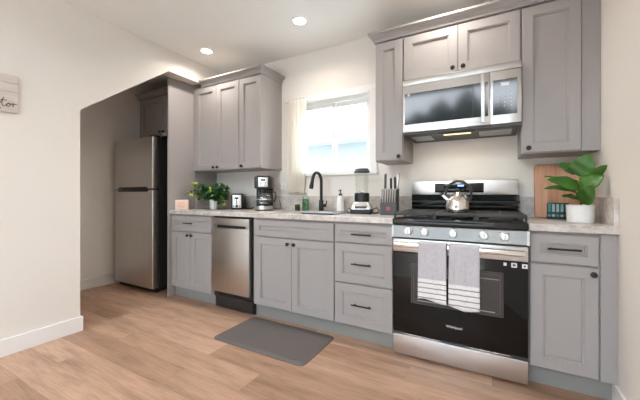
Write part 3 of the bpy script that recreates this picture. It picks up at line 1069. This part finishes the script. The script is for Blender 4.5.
MB().lathe([(.062, .348), (.068, .351), (.068, .362), (.060, .366), (.058, .378), (.050, .384), (0, .385)], n=32).build('lid', M['dgrey'], bl)
for k in range(4):
    a = k * PI / 2
    MB().tube([(0, 0, .180), (.025 * math.cos(a), .025 * math.sin(a), .192), (.034 * math.cos(a), .034 * math.sin(a), .205)], [.003, .0025, .001], 6).build('blade', M['chrome'], bl)
MB().tube([(.085, .04, .03), (.12, .03, .05), (.145, .0, .03), (.14, -.03, .008), (.10, -.02, .006), (.12, .08, .006), (.16, .14, .03), (.15, .19, .12)], .0035, 8).build('power_cord', M['rubber'], bl)
MB().tube([(-.085, .03, .03), (-.115, .02, .045), (-.125, .0, .03), (-.118, -.03, .008), (-.10, -.05, .006)], .0035, 8).build('cord_tail', M['rubber'], bl)

# knife block
kb = thing('knife_block', 'dark grey knife block full of steel knives left of the stove', 'knife block', (-.719, 2.435, CT), (0, 0, math.radians(6)))
MB().prism([(-.055, 0), (-.055, .092), (.000, .100), (.0, .205), (.055, .205), (.068, .0)], -.062, .062, 'X').build('block', M['dgrey'], kb, smooth=False)
MB().lathe([(.0, -.0012), (.017, -.0012), (.017, 0)], (.0, -.055, .052), 'Y', 24).build('emblem', mat('pink_emblem', (.42, .08, .12, 1), .6), kb)
MB().prism([(-.068, .0), (.068, .0), (.068, .215), (.055, .215)], .0625, .067, 'X').build('side_plate', M['bplastic'], kb, smooth=False)
for k in range(6):       # steak knives stand in the front row
    x = -.050 + k * .0195
    kn = thing('steak_knife', 'steel steak knife in the front row of the knife block', 'knife', (-.719 + x, 2.425, CT + .093), (math.radians(3), math.radians(4), 0), group='steak knives in the knife block')
    MB().tube([(0, -.012, .006), (0, -.012, .06), (0, -.013, .115)], [.0062, .0072, .0082], 8).build('handle', M['steelh'], kn)
    MB().box(-.0008, .0008, -.018, -.006, -.001, .008).build('blade', M['steel'], kn, smooth=False)
for lab, x, h, m_, tl in (('tall black-handled chef knife at the left of the knife block', -.045, .125, 'dgrey', 2),
                  ('short black-handled knife in the middle of the knife block', .004, .090, 'bplastic', 0),
                  ('tall black-handled knife right of the middle of the knife block', .036, .098, 'bplastic', 0),
                  ('slim steel sharpening rod at the right rear of the knife block', .054, .118, 'steelh', 6)):
    kn = thing('kitchen_knife', lab, 'knife', (-.719 + x, 2.47, CT + .2055), (math.radians(4), math.radians(tl), math.radians(6)))
    MB().box(-.008, .008, -.012, .012, .004, h, .005, 3).build('handle', M[m_], kn)
    MB().lathe([(.009, h - .001), (.010, h + .004), (.006, h + .009), (0, h + .009)], n=14).build('end_cap', M['steelh'], kn)
    MB().box(-.001, .001, -.010, .010, .0, .006).build('blade', M['steel'], kn, smooth=False)

# kettle
kt = thing('kettle', 'polished steel whistling kettle with black arched handle on the stove', 'kettle', (-.200, 2.235, .9655))
MB().lathe([(.060, 0), (.071, .004), (.074, .014), (.072, .050), (.064, .085), (.050, .108), (.038, .116), (.036, .118), (0, .118)], n=40).build('body', M['chrome'], kt)
MB().lathe([(.037, .117), (.038, .122), (.030, .130), (.010, .134), (0, .134)], n=32).build('lid', M['chrome'], kt)
MB().lathe([(.007, .132), (.006, .140), (.012, .146), (.011, .154), (0, .157)], n=20).build('lid_knob', M['bplastic'], kt)
MB().tube([(-.055, 0, .075), (-.078, 0, .098), (-.094, 0, .118)], [.019, .015, .0115], 16).build('spout', M['chrome'], kt)
MB().tube([(-.090, 0, .113), (-.102, 0, .128)], [.0135, .0125], 14).build('whistle_cap', M['bplastic'], kt)
hp = []
for k in range(15):
    a = math.radians(186 - k * 15.2)
    hp.append((.004 + .078 * math.cos(a), 0, .118 + .088 * math.sin(a)))
MB().tube(hp, [.006 + .004 * math.sin(PI * k / 14) for k in range(15)], 12).build('handle', M['bplastic'], kt)
MB().box(-.064, -.052, -.008, .008, .098, .115, .002).box(.056, .070, -.008, .008, .085, .100, .002).build('handle_mount', M['bplastic'], kt)

# cutting board leaning on the backsplash
cb = thing('cutting_board', 'warm brown wooden cutting board leaning on the wall behind the potted plant', 'cutting board', (.395, 2.640, CT), (math.radians(-7), 0, 0))
def rrx(w, h, r, y):
    return [(x, y, z + h) for x, z, _ in rrect(w, h, r, 0, 5)]
MB().grid([rrx(.132, .184, .028, .004), rrx(.134, .186, .030, .0), rrx(.134, .186, .030, -.018), rrx(.132, .184, .028, -.022)], True, True).build('board', M['board'], cb).location.z = 0.003

# rack of teal glasses / sleeves by the board
rk2 = thing('coffee_pod_box', 'low box of teal and dark striped sleeves standing before the cutting board', 'box', (.378, 2.545, CT), (0, 0, math.radians(-6)))
MB().box(-.058, .058, -.004, .016, 0, .107, .002).build('box', M['bplastic'], rk2)
for k in range(5):
    x = -.045 + k * .0225
    MB().box(x - .0075, x + .0075, -.0062, -.0035, .048, .100, .001).build('sleeve', M['teal'] if k in (0, 4) else M['tealpale'], rk2, smooth=False)
    MB().lathe([(.009, 0), (.009, .003)], (x, -.0065, .024), 'Y', 14).build('emblem', M['teal'] if k % 2 == 0 else M['tealpale'], rk2)

# rubber plant
pl = thing('potted_plant', 'broad-leaved green plant in a round white pot at the counter corner', 'plant', (.447, 2.30, CT))
MB().lathe([(.058, 0), (.062, .003), (.066, .098), (.068, .101), (.064, .103), (.061, .090), (0, .088)], n=36).build('pot', M['white'], pl)
MB().lathe([(.0615, .084), (.0615, .090), (0, .093)], n=24).build('soil', M['soil'], pl)
b0 = Vector((.447, 2.30, CT))
MB().tube([(.004, 0, .09), (.006, .0, .16), (-.004, .004, .24), (-.01, .002, .30)], [.006, .005, .004, .003], 8).build('stem', M['stem'], pl)
LV = [((.437, 2.30, 1.190), (.480, 2.262, 1.312), .118, (-.2, -1, .35), .04),
      ((.436, 2.325, 1.206), (.345, 2.335, 1.268), .085, (.15, -.8, .75), .10),
      ((.446, 2.29, 1.122), (.283, 2.24, 1.172), .088, (.1, -1, .75), .06),
      ((.430, 2.30, 1.096), (.267, 2.25, 1.118), .058, (0, -.7, 1), .10),
      ((.444, 2.33, 1.160), (.283, 2.36, 1.196), .060, (0, -.25, 1), .02),
      ((.452, 2.272, 1.030), (.486, 2.205, 1.138), .098, (-.5, -1, .5), .06),
      ((.450, 2.28, 1.112), (.540, 2.25, 1.190), .105, (-.55, -.9, .6), .10),
      ((.455, 2.32, 1.140), (.546, 2.225, 1.244), .070, (.55, -.02, .8), .03),
      ((.442, 2.30, 1.056), (.357, 2.28, 1.074), .055, (0, -.6, 1), .08)]
for a, b, w_, up, dr in LV:
    a, b = Vector(a) - b0, Vector(b) - b0
    o = MB().grid(leaf_rows(a, b, w_, up, dr, 14, 8, .12)).build('leaf', M['leaf'], pl)
    md = o.modifiers.new('thick', 'SOLIDIFY'); md.thickness = .0012
    c0 = Vector((a.x * .25 - .003, a.y * .25, max(.10, a.z - .03)))
    MB().tube([c0, a], .0022, 6).build('leaf_stalk', M['leafy'], pl)

# ================================================================== LEFT WALL SIGN
sg = thing('wall_sign', 'whitewashed plank sign with dark cursive lettering on the left wall', 'sign', (XL, .70, 1.764))
zz = [(.0715, .127), (.0115, .0700), (-.127, .010)]
for k, (z0, z1) in enumerate(zz):
    MB().box(.001, .016, -.16, .146, z0, z1, .002).build('plank', M['signwood'], sg)
# lettering t o r in a flowing hand
def stroke(pts, r=.0021):
    out = []
    P = [Vector((0, a, b * .82 - .028)) for a, b in pts]
    for i in range(len(P) - 1):
        p0, p1, p2, p3 = P[max(i - 1, 0)], P[i], P[i + 1], P[min(i + 2, len(P) - 1)]
        for k in range(6):
            t = k / 6
            v = .5 * ((2 * p1) + (p2 - p0) * t + (2 * p0 - 5 * p1 + 4 * p2 - p3) * t * t + (3 * p1 - p0 - 3 * p2 + p3) * t ** 3)
            out.append((.0172, v.y, v.z))
    out.append((.0172, P[-1].y, P[-1].z))
    return MB().tube(out, r, 6)
stroke([(.050, -.072), (.066, -.030), (.074, -.004), (.068, -.030), (.066, -.064), (.074, -.074), (.086, -.066)]).tube([(.0172, .052, -.052), (.0172, .088, -.049)], .0020, 6).build('letter', M['ink'], sg)
stroke([(.086, -.066), (.094, -.050), (.104, -.046), (.106, -.062), (.096, -.074), (.089, -.064), (.098, -.050), (.112, -.054)]).build('letter', M['ink'], sg)
stroke([(.112, -.054), (.120, -.044), (.120, -.072), (.121, -.058), (.129, -.046), (.140, -.050)]).build('letter', M['ink'], sg)
stroke([(-.02, -.075), (-.005, -.035), (.006, -.012), (-.002, -.070), (.012, -.070), (.022, -.05), (.034, -.05), (.030, -.074), (.042, -.07), (.050, -.072)]).build('letter', M['ink'], sg)
MB().lathe([(.007, 0), (.007, .0015)], (.016, .054, -.108), 'X', 12).build('red_dot', M['red'], sg)

# ================================================================== DOWNLIGHTS
def downlight(x, y, label):
    t = thing('ceiling_downlight', label, 'light', (x, y, CEIL), group='recessed ceiling downlights')
    MB().lathe([(.052, .0), (.052, -.004), (.064, -.006), (.072, -.003), (.073, 0)], n=36).build('trim_ring', M['trim'], t)
    MB().lathe([(.052, -.001), (.050, -.0025), (0, -.0025)], n=32).build('lens', M['lens'], t)
    l = bpy.data.lights.new('lamp', 'AREA')
    l.shape = 'DISK'
    l.size = .10
    l.energy = LAMP_W
    l.color = LAMP_C
    l.spread = math.radians(148)
    lo = bpy.data.objects.new('lamp', l)
    COL.objects.link(lo)
    lo.parent = t
    lo.location = (0, 0, -.008)
downlight(-2.552, 2.20, 'round recessed ceiling light nearest the fridge panel')
downlight(-1.423, 2.20, 'round recessed ceiling light in front of the window')
downlight(-.294, 2.20, 'round recessed ceiling light over the stove side')
downlight(-1.423, .45, 'added recessed ceiling light out of view, brightening the room nearer the camera')  # extra unseen lamp, added only to light the room
